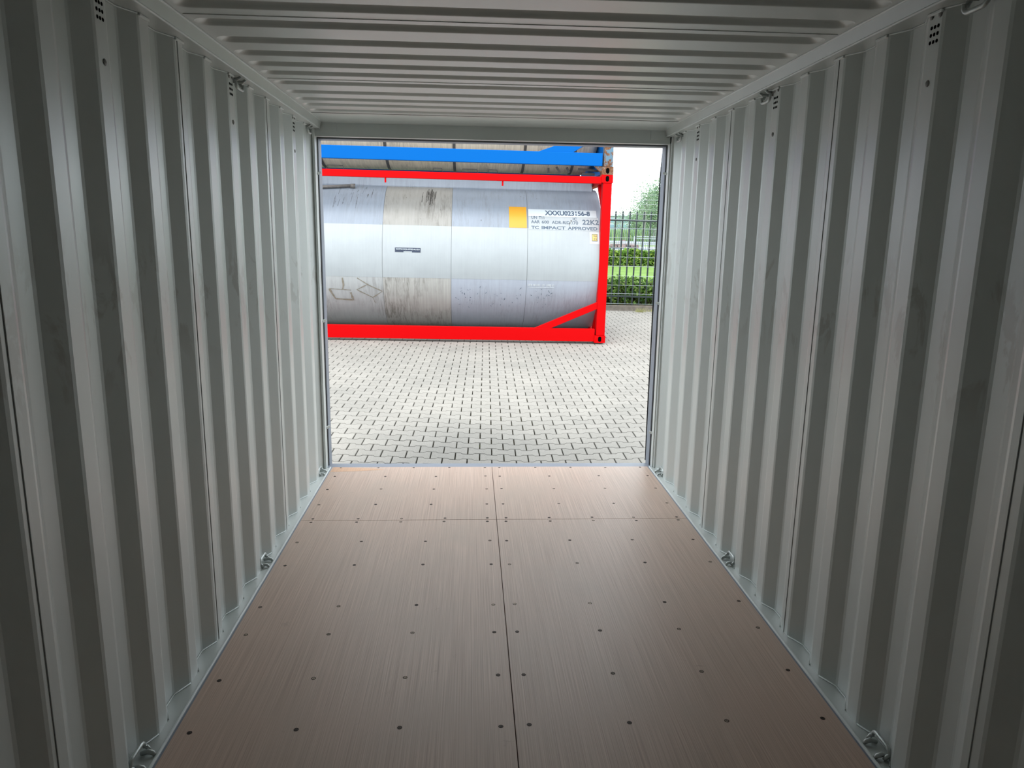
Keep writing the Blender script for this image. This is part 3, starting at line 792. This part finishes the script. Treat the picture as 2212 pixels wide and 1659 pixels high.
wrap_obj('sticker_tail', rect(-1.20, -1.07, 2.6, 3.2, 0.001), M['white'], nv, RR+0.0035)
wrap_obj('pale_patch', rect(1.715, 1.868, 12.0, 21.3, 0.0006), M['white'])
hp = wrap_obj('height_plate', rect(1.750, 1.838, 14.2, 20.0, 0.0012), M['ochre']); hp['label'] = 'small ochre height plate with dark border'
for a0, a1, x0, x1 in ((14.2, 14.6, 1.75, 1.838), (19.6, 20.0, 1.75, 1.838), (14.2, 20, 1.75, 1.756), (14.2, 20, 1.832, 1.838)):
    wrap_obj('plate_border', rect(x0, x1, a0, a1, 0.0016), M['navy'], tank)
wrap_obj('plate_lettering', text_mesh('2,6', 1.775, 1.828, 17.5, 19.1, 0.01), M['navy'], tank, RR+0.0035)
wrap_obj('plate_lettering', text_mesh('2.5', 1.778, 1.826, 15.0, 16.7, 0.01), M['navy'], tank, RR+0.0035)
# glue outlines, spill marks and scratches (worn marks with their own shapes)
def stroke(pts, w, mat, name='glue_mark', rough=0.4):
    rr = random.Random(int(pts[0][0]*1000) & 255); m2 = MB(); V = []; P = []
    for i in range(len(pts)-1):
        (xa, aa), (xb, ab) = pts[i], pts[i+1]; n = max(2, int(math.hypot(xb-xa, (ab-aa)*0.02)/0.03))
        for k in range(n): P.append((xa+(xb-xa)*k/n, aa+(ab-aa)*k/n))
    P.append(pts[-1])
    for i, (x, a) in enumerate(P):
        x2, a2 = P[min(i+1, len(P)-1)]; x1, a1 = P[max(i-1, 0)]
        dx, da = x2-x1, (a2-a1)*0.0203; L = math.hypot(dx, da) or 1; ww = w*(1+rr.uniform(-rough, rough))/2
        V += [(x-da/L*ww, a+dx/L*ww/0.0203, 0.001), (x+da/L*ww, a-dx/L*ww/0.0203, 0.001)]
    if mat is None: acc.add(V, [(2*i, 2*i+1, 2*i+3, 2*i+2) for i in range(len(P)-1)]); return
    m2.add(V, [(2*i, 2*i+1, 2*i+3, 2*i+2) for i in range(len(P)-1)])
    return wrap_obj(name, m2, mat)
def pxc(lst): return lst
stroke([(-2.38, -27.5), (-2.32, -34.5), (-2.30, -37), (-2.02, -38), (-2.05, -30.5)], 0.032, M['grime'])
stroke([(-2.38, -27.5), (-2.04, -28.5)], 0.012, M['grime'])
stroke([(-2.16, -18), (-2.15, -24), (-2.17, -28)], 0.022, M['grime'])
stroke([(-1.93, -18), (-1.75, -24), (-1.55, -29), (-1.71, -35), (-1.95, -28), (-1.77, -23)], 0.014, M['grime'])
stroke([(-1.71, -35), (-1.68, -41)], 0.006, M['grime'])
rr = random.Random(21)
acc = None
def merged(name, mat, items, rough=0.8):
    global acc
    acc = MB()
    for pts, w in items: stroke(pts, w, None, name, rough)
    m2 = acc; acc = None; return wrap_obj(name, m2, mat)
it = []
for k in range(26):
    x = -0.80+rr.gauss(0, .05)*1.0; a = 64-rr.random()*6; L = rr.uniform(3, 20); it.append(([(x, a), (x-0.01, a-L)], rr.uniform(0.003, 0.009)))
merged('spill_runs', M['soot'], it)['kind'] = 'stuff'
it = []
for k in range(14):
    x = rr.uniform(-2.35, -1.6); a = rr.uniform(42, 66); it.append(([(x, a), (x-0.015, a-rr.uniform(3, 14))], rr.uniform(0.002, 0.005)))
for k in range(9):
    x = rr.uniform(-2.2, 1.8); a = rr.uniform(28, 60); it.append(([(x, a), (x+0.008, a-0.5)], 0.008))
merged('dark_scratches', M['soot'], it)['kind'] = 'stuff'
it = []
for k in range(60):
    x = rr.choice([rr.uniform(-0.40, 0.0), rr.uniform(0.05, 0.65), rr.uniform(0.8, 1.15)]); a = rr.uniform(-43, -24)
    it.append(([(x, a), (x+rr.uniform(-.02, .03), a+rr.uniform(-2, 2))], rr.uniform(0.003, 0.006)))
merged('grey_scratches', M['inkgrey'], it)['kind'] = 'stuff'
stroke([(1.430, 31.2), (1.425, 29.5), (1.400, 27.8), (1.390, 25.8)], 0.012, M['soot'], 'scratch', 0.8)
# pipe along the upper left, red tabs, diagonal brace
pm = MB()
pm.tube([(xl(-2.72, 62), AX-(RR+.035)*math.cos(math.radians(61)), CZL+(RR+.035)*math.sin(math.radians(61))),
         (xl(-2.1, 66), AX-(RR+.035)*math.cos(math.radians(66)), CZL+(RR+.035)*math.sin(math.radians(66)))], 0.024, 12)
pm.tube([(xl(-2.1, 66), AX-(RR+.035)*math.cos(math.radians(66)), CZL+(RR+.035)*math.sin(math.radians(66))),
         (xl(-2.03, 67), AX-(RR+.02)*math.cos(math.radians(66.5)), CZL+(RR+.02)*math.sin(math.radians(66.5)))], [0.03, 0.045], 12)
pm.build('handrail_pipe', M['pipe'], tank, smooth=True)
for xw, zt, zb in ((-1.468, 2.40, 2.352), (0.318, 2.40, 2.335)):
    t = MB(); xx = xl(xw); t.box((xx-0.013, 0.03, zb+0.083+0.008*(xw-X0W)), (xx+0.013, 0.05, 2.48)); t.build('rail_tab', M['red'], tank, bevel=0.003)
t = MB(); t.prism([(0.866-X0W, 0.2215), (1.128-X0W, 0.2215), (1.876-X0W-0.008, 0.545), (1.876-X0W-0.008, 0.655)], 'y', 0.022, 0.082); t.build('diagonal_brace', M['red'], tank, bevel=0.004)
for sx in (-1,):
    t = MB(); q = -TLN; t.prism([(q+1.14, 0.2215), (q+0.88, 0.2215), (q+0.16, 0.545), (q+0.16, 0.655)], 'y', 0.022, 0.082); t.build('diagonal_brace', M['red'], tank, bevel=0.004)
# upper container
tank2 = empty('tank_container', (X0W+0.021, TY+0.005, -0.083+TH), (0, 0.008, 0))
tag(tank2, 'blue-framed tank container with tan barrel stacked on top of the red-framed one', 'tank container', 'stacked tank containers')
frame_parts(tank2, M['blue'], (0.128, 0.318), (2.478, 2.582), M['rustcast'], M['rust'])
AXs = AX
sh2 = shell(tank2, -TLN+0.05, -0.10, 1.16, M['tan'], CZL=1.245)
es = MB(); es.box((-0.16, 0.16, 0.02), (-0.13, TW-0.16, 0.62)); es.build('end_saddle', M['blue'], tank2)
for xw in (-3.5, -2.55, -1.50, -0.42, 0.70, 1.50):
    xx = xw-X0W-0.03
    b = cyl_patch(xx-0.022, xx+0.022, -110, 100, 1.167, 0.006, cz=1.245); b.build('barrel_band', M['band'], tank2, smooth=False)
g = MB(); g.prism([(0.856-X0W-.01, 0.318), (1.095-X0W-.01, 0.405), (1.22-X0W, 0.462), (1.70-X0W, 0.462), (1.52-X0W-.01, 0.400), (1.388-X0W-.01, 0.318)], 'y', 0.030, 0.075); g.build('gusset_plate', M['blue'], tank2, bevel=0.004)
g = MB(); g.prism([(-0.30, 0.128), (-0.178, 0.128), (-0.178, 0.02)], 'y', 0.03, 0.08); g.build('foot_gusset', M['rust'], tank2)
for (p, q, w) in (((-0.98, .25, .10), (-0.98, .25, .02), .03), ((-0.86, .22, .115), (-0.80, .22, .03), .03), ((-0.70, .2, .11), (-0.66, .2, .03), .03),
                  ((-0.52, .2, .09), (-0.2, .2, .07), .03), ((-0.45, .25, .02), (-0.25, .25, .02), .03)):
    g = MB(); g.bar(p, q, w, w, (0, 1, 0)); g.build('drain_pipe', M['darkgear'], tank2)
# footwear guards: small loops seen on the lower barrel
for xw, w in ((-2.28, 0.26), (-0.70, 0.15), (-0.20, 0.25), (0.16, 0.15)):
    xx = xw-X0W
    g = MB(); y_ = 0.30; g.tube([(xx-w/2, y_, 0.0), (xx-w/2+.01, y_, 0.05), (xx+w/2-.01, y_, 0.05), (xx+w/2, y_, 0.0)], 0.007, 6); g.build('drain_loop', M['darkgear'], tank2)

# ------------------------------------------------------------------ kerb, fence, wires
KY = 16.32
k_ = MB(); k_.prism([(KY, -0.25), (KY+0.10, -0.25), (KY+0.10, 0.078), (KY+0.008, 0.078), (KY, 0.070)], 'x', -9, 12)
ko = k_.build('kerb', M['kerb']); tag(ko, 'low weathered concrete kerb edging the paving below the fence', 'kerb')
FYY = 16.6; lean = 0.014
fn = empty('bar_fence', (3.03, FYY, 0.0), (0, lean, 0))
tag(fn, 'tall black vertical-bar steel fence behind the kerb', 'fence')
for z in (1.955, 0.268):
    r_ = MB(); r_.box((-12.0, -0.02, z-0.02), (8.0, 0.02, z+0.02)); r_.build('fence_rail', M['fence'], fn, bevel=0.003)
i = 0
for k in range(-28, 42):
    b = MB(); xx = k*0.1592
    b.box((xx-0.0155, -0.0155, 0.02), (xx+0.0155, 0.0155, 2.14)); b.add([(xx-0.0135, -0.0135, 2.14), (xx+0.0135, -0.0135, 2.14), (xx+0.0135, 0.0135, 2.14), (xx-0.0135, 0.0135, 2.14), (xx, 0, 2.17)], [(0, 1, 4), (1, 2, 4), (2, 3, 4), (3, 0, 4)])
    b.build('fence_bar', M['fence'], fn)
wf = empty('wire_fence', (3.03, FYY-0.10, 0.0), (0, lean*0.9, 0))
tag(wf, 'thin pale horizontal wires strung in front of and above the black fence', 'wire fence')
for z in (2.731, 2.622, 2.513, 2.404, 2.304, 2.194, 2.094, 1.964, 1.777, 1.574, 1.36, 1.15, 0.944, 0.732, 0.524, 0.335, 0.11):
    w_ = MB(); w_.tube([(-6.0, 0, z), (-2.5, 0, z), (6.5, 0, z)], 0.0045, 6); w_.build('wire', M['wire'], wf)
for x in (-2.5, 6.5):
    w_ = MB(); w_.box((x-0.025, -0.02, -0.05), (x+0.025, 0.02, 2.8)); w_.build('wire_post', M['fence'], wf)

# ------------------------------------------------------------------ planting behind the fence
def leaf_quad(V, F, c, size, rr, asp=0.62, upb=0.3):
    n = Vector((rr.gauss(0, 1), rr.gauss(-0.5, 1), rr.gauss(upb, 1))).normalized()
    a = n.orthogonal().normalized(); a = (Matrix.Rotation(rr.uniform(0, 6.28), 3, n) @ a); b = n.cross(a)
    o = len(V); s = size*rr.uniform(0.7, 1.3); c = Vector(c)
    V += [tuple(c-a*s*.5), tuple(c-a*s*.12+b*s*asp*.5+n*s*.08), tuple(c+a*s*.5), tuple(c-a*s*.12-b*s*asp*.5+n*s*.08)]
    F.append((o, o+1, o+2, o+3))
def leaf_box(name, x0, x1, y0, y1, zf, h, n, size, mat, seed, parent=None):
    rr = random.Random(seed); V = []; F = []
    for i in range(n):
        x = rr.uniform(x0, x1); t = rr.random()
        z = zf(x)+h*(1-t**1.6*1.0)*1.0 if rr.random() < 0.5 else zf(x)+h*t
        z = zf(x) + min(h*1.03, max(0.0, z-zf(x))) + 0.04*math.sin(x*5+seed) + rr.gauss(0, .015)
        side = rr.random()
        y = y0+rr.random()**2*(y1-y0)*0.5 if side < 0.72 else rr.uniform(y0, y1)
        leaf_quad(V, F, (x, y, z), size, rr)
    mb = MB(); mb.v = V; mb.f = F; mb.mi = [0]*len(F); return mb.build(name, mat, parent, recalc=False)
bed = MB(); bed.add([(-9, 16.42, 0.05), (12, 16.42, 0.03), (12, 18.3, 0.06), (-9, 18.3, 0.08)], [(0, 1, 2, 3)]); bd = bed.build('planting_bed', M['soil'], recalc=False); struct(bd, 'dark soil bed behind the fence')
h1 = empty('hedge', (4, 17.4, 0.05)); tag(h1, 'leafy low hedge directly behind the black fence', 'hedge')
c_ = MB(); c_.box((-3.5, -0.10, 0), (4.5, 0.5, 0.46)); c_.build('shade_core', M['soil'], h1)  # solid dark block, puts the shade between the leaves into colour
lv = leaf_box('leaves', -3.5, 4.5, -0.42, 0.6, lambda x: -0.02, 0.60, 5600, 0.105, M['leaf1'], 4, h1)
gr = MB(); gr.add([(-14, 18.2, 0.08), (26, 18.2, 0.05), (30, 29.7, 0.42), (-14, 29.7, 0.42)], [(0, 1, 2, 3)])
go = gr.build('grass', M['grass'], recalc=False); tag(go, 'bright green mown grass strip between the two hedges', 'grass', kind='stuff')
h2 = empty('hedge', (6.5, 30.2, 0.42)); tag(h2, 'farther clipped hedge beyond the grass strip', 'hedge')
c_ = MB(); c_.box((-4, -0.1, 0), (5, 0.9, 0.50)); c_.build('shade_core', M['soil'], h2)  # dark block again, painted-in shade inside the far hedge
leaf_box('leaves', -4, 5, -0.35, 1.1, lambda x: 0.0, 0.62, 13000, 0.115, M['leaf2'], 8, h2)
pa = MB(); pa.add([(-30, 29.7, 0.42), (60, 29.7, 0.42), (60, 58, 0.80), (-30, 58, 0.80)], [(0, 1, 2, 3)]); po_ = pa.build('path', M['asphalt'], recalc=False); struct(po_, 'pale roadway beyond the hedges')
fd = MB(); fd.add([(-200, 58, 0.80), (300, 58, 0.80), (500, 420, 3.0), (-300, 420, 3.0)], [(0, 1, 2, 3)]); fo_ = fd.build('field', M['asph2'], recalc=False); struct(fo_, 'open field in the far distance')
# thin fence
tf = empty('railing', (10.7, 46.0, 0.66), (0, lean, 0)); tag(tf, 'thin dark bar railing seen beyond the farther hedge', 'railing')
for z in (0.15, 1.40):
    r_ = MB(); r_.box((-3.2, -0.015, z-0.018), (3.5, 0.015, z+0.018)); r_.build('rail', M['thinbar'], tf)
for k in range(-26, 28):
    b = MB(); b.box((k*0.115-0.011, -0.008, 0.0), (k*0.115+0.011, 0.008, 1.42)); b.build('bar', M['thinbar'], tf)
# guard rail and white pipe rail
gd = empty('guard_rail', (10.7, 50, 0.70), (0, lean, 0)); tag(gd, 'white and blue horizontal guard rail beside the far roadway', 'guard rail')
b = MB(); b.box((-6, 0, 0.44), (7, 0.06, 0.56)); b.build('beam', M['rail_w'], gd)
b = MB(); b.box((-6, -0.01, 0.36), (7, 0.05, 0.41)); b.build('lower_beam', M['doorpaint'], gd)
for x in (-4, -1.6, 0.8, 3.2, 5.6):
    b = MB(); b.box((x-0.05, 0.06, 0), (x+0.05, 0.14, 0.55)); b.build('guard_post', M['rail_w'], gd)
wp = empty('pipe_railing', (14.6, 60, 0.84), (0, lean, 0)); tag(wp, 'white two-bar pipe railing in front of the reeds', 'railing')
for z in (0.56, 0.72):
    b = MB(); b.tube([(-1.55, 0, z), (4.5, 0, z)], 0.035, 8); b.build('pipe', M['rail_w'], wp)
for x in (-1.55, 0.6, 2.75, 4.5):
    b = MB(); b.tube([(x, 0, 0), (x, 0, 0.72)], 0.035, 8); b.build('pipe_post', M['rail_w'], wp)
# rubble heap
rb = MB(); rr = random.Random(2)
for k in range(70):
    x = rr.uniform(0, 1.9); y = rr.uniform(0, 1.0); s = rr.uniform(0.08, 0.22); z = rr.uniform(0, 0.42)*(1-abs(x-0.95)/1.25)
    rb.bar((x-s, y, z+s*.5), (x+s, y+rr.uniform(-.2, .2), z+s*.5+rr.uniform(-.1, .1)), s, s)
ro = rb.build('rubble_heap', M['brick']); ro.location = (10.0, 53.5, 0.72); tag(ro, 'brown heap of broken brick beyond the thin railing', 'rubble', kind='stuff')
# reeds
rd = MB(); rr = random.Random(9); V = []; F = []
for k in range(9000):
    x = rr.uniform(12.5, 21.5); y = rr.uniform(68, 71); h = (1.45 if x > 16.0 else 1.25)*rr.uniform(0.75, 1.1) + (0.25 if x > 17 else 0); w = rr.uniform(.02, .045); l = rr.gauss(0, .08); z0 = 0.9
    o = len(V); V += [(x-w, y, z0), (x+w, y, z0), (x+l+w*.6, y-.02, z0+h*.7), (x+l*2.2, y, z0+h)]; F += [(o, o+1, o+2, o+3)]
rd.v = V; rd.f = F; rd.mi = [0]*len(F); ro = rd.build('reeds', M['leaf4'], recalc=False); tag(ro, 'tall pale green reeds behind the railings', 'reeds', kind='stuff')
# building
bl = empty('office_building', (26.0, 130, 1.2)); tag(bl, 'low pale blue flat-roofed building on the horizon', 'building')
b = MB(); b.box((-8, 0, 0), (2.4, 12, 3.95)); b.build('wall', M['bldg'], bl)
b = MB(); b.box((-8.2, -0.2, 3.75), (2.6, 12, 4.05)); b.build('roof_edge', M['rail_w'], bl)
for x in (-1.6, -0.4, 0.7, 1.7):
    for z in (2.0, 3.0):
        b = MB(); b.box((x-0.38, -0.06, z-0.28), (x+0.38, 0.02, z+0.28)); b.build('window', M['glass'], bl)
# trees
def tree(name, loc, h, w, n, size, mat, label, seed, trunk_r=0.1, sparse=False, group=None):
    t = empty(name, loc); tag(t, label, 'tree', group); rr = random.Random(seed)
    tr = MB(); tr.tube([(0, 0, 0), (0.05*w, 0, h*0.45), (-0.04*w, 0, h*0.97)], [trunk_r, trunk_r*0.6, trunk_r*0.12], 8)
    tips = []
    for k in range(16 if sparse else 12):
        z0 = h*rr.uniform(0.25, 0.8); a = rr.uniform(0, 6.28); L = w*rr.uniform(0.3, 0.55)*(1.15-z0/h)
        tip = (math.cos(a)*L, math.sin(a)*L, z0+h*rr.uniform(0.08, 0.22)); tips.append(tip)
        tr.tube([(0, 0, z0), (tip[0]*.6, tip[1]*.6, z0+(tip[2]-z0)*.4), tip], [trunk_r*.35, trunk_r*.2, trunk_r*.06], 5)
    tips.append((0, 0, h*0.97)); tr.build('trunk', M['bark'], t, smooth=True)
    V = []; F = []
    for i in range(n):
        c = rr.choice(tips); k = rr.random(); s = w*(0.13 if sparse else 0.20)
        p = (c[0]*(1-k*.5)+rr.gauss(0, s), c[1]*(1-k*.5)+rr.gauss(0, s), c[2]-k*h*0.12+rr.gauss(0, s*1.1))
        leaf_quad(V, F, p, size, rr, 0.7)
    mb = MB(); mb.v = V; mb.f = F; mb.mi = [0]*len(F); mb.build('foliage', mat, t, recalc=False)
tree('birch_tree', (14.15, 61.6, 0.8), 4.95, 2.6, 1700, 0.11, M['leaf3'], 'tall light airy tree beside the right door post', 3, 0.07, True)
tree('broad_tree', (15.9, 65.3, 0.85), 4.9, 2.4, 5200, 0.15, M['leaf3'], 'denser pale green tree just behind the airy one', 13, 0.12)
tree('round_bush', (17.1, 75, 1.0), 2.8, 3.4, 7000, 0.16, M['leaf3'], 'dark rounded tree mass beside the pale building', 5, 0.1)
tree('round_bush', (21.2, 84, 1.0), 3.1, 3.6, 6000, 0.16, M['leaf3'], 'rounded green tree mass farthest right, half hidden by the post', 6, 0.1)
tree('thin_tree', (19.8, 100, 1.1), 4.5, 2.0, 420, 0.13, M['leaf3'], 'bare-looking thin tree above the building at the left', 12, 0.06, True)
tree('thin_tree', (22.4, 104, 1.1), 3.9, 1.6, 260, 0.13, M['leaf3'], 'small bare-looking tree right of the other thin tree', 15, 0.05, True)
# weeds at the kerb
for (x, y, n, lab) in ((3.60, 16.08, 110, 'yellowish weed tuft growing out of the paving beside the kerb'), (3.86, 16.2, 26, 'dry grass stalks growing against the kerb face')):
    V = []; F = []; rr = random.Random(int(x*100))
    for i in range(n):
        a = rr.uniform(0, 6.28); L = rr.uniform(.04, .13); x0 = x+rr.gauss(0, .05); y0 = y+rr.gauss(0, .02); z0 = gz(x0, y0)-.002; o = len(V)
        dx, dy = math.cos(a)*L*.5, math.sin(a)*L*.3
        V += [(x0-.003, y0, z0), (x0+.003, y0, z0), (x0+dx, y0+dy, z0+L)]; F.append((o, o+1, o+2))
    mb = MB(); mb.v = V; mb.f = F; mb.mi = [0]*len(F); o = mb.build('weed_tuft', M['weed'], recalc=False); tag(o, lab, 'weed')
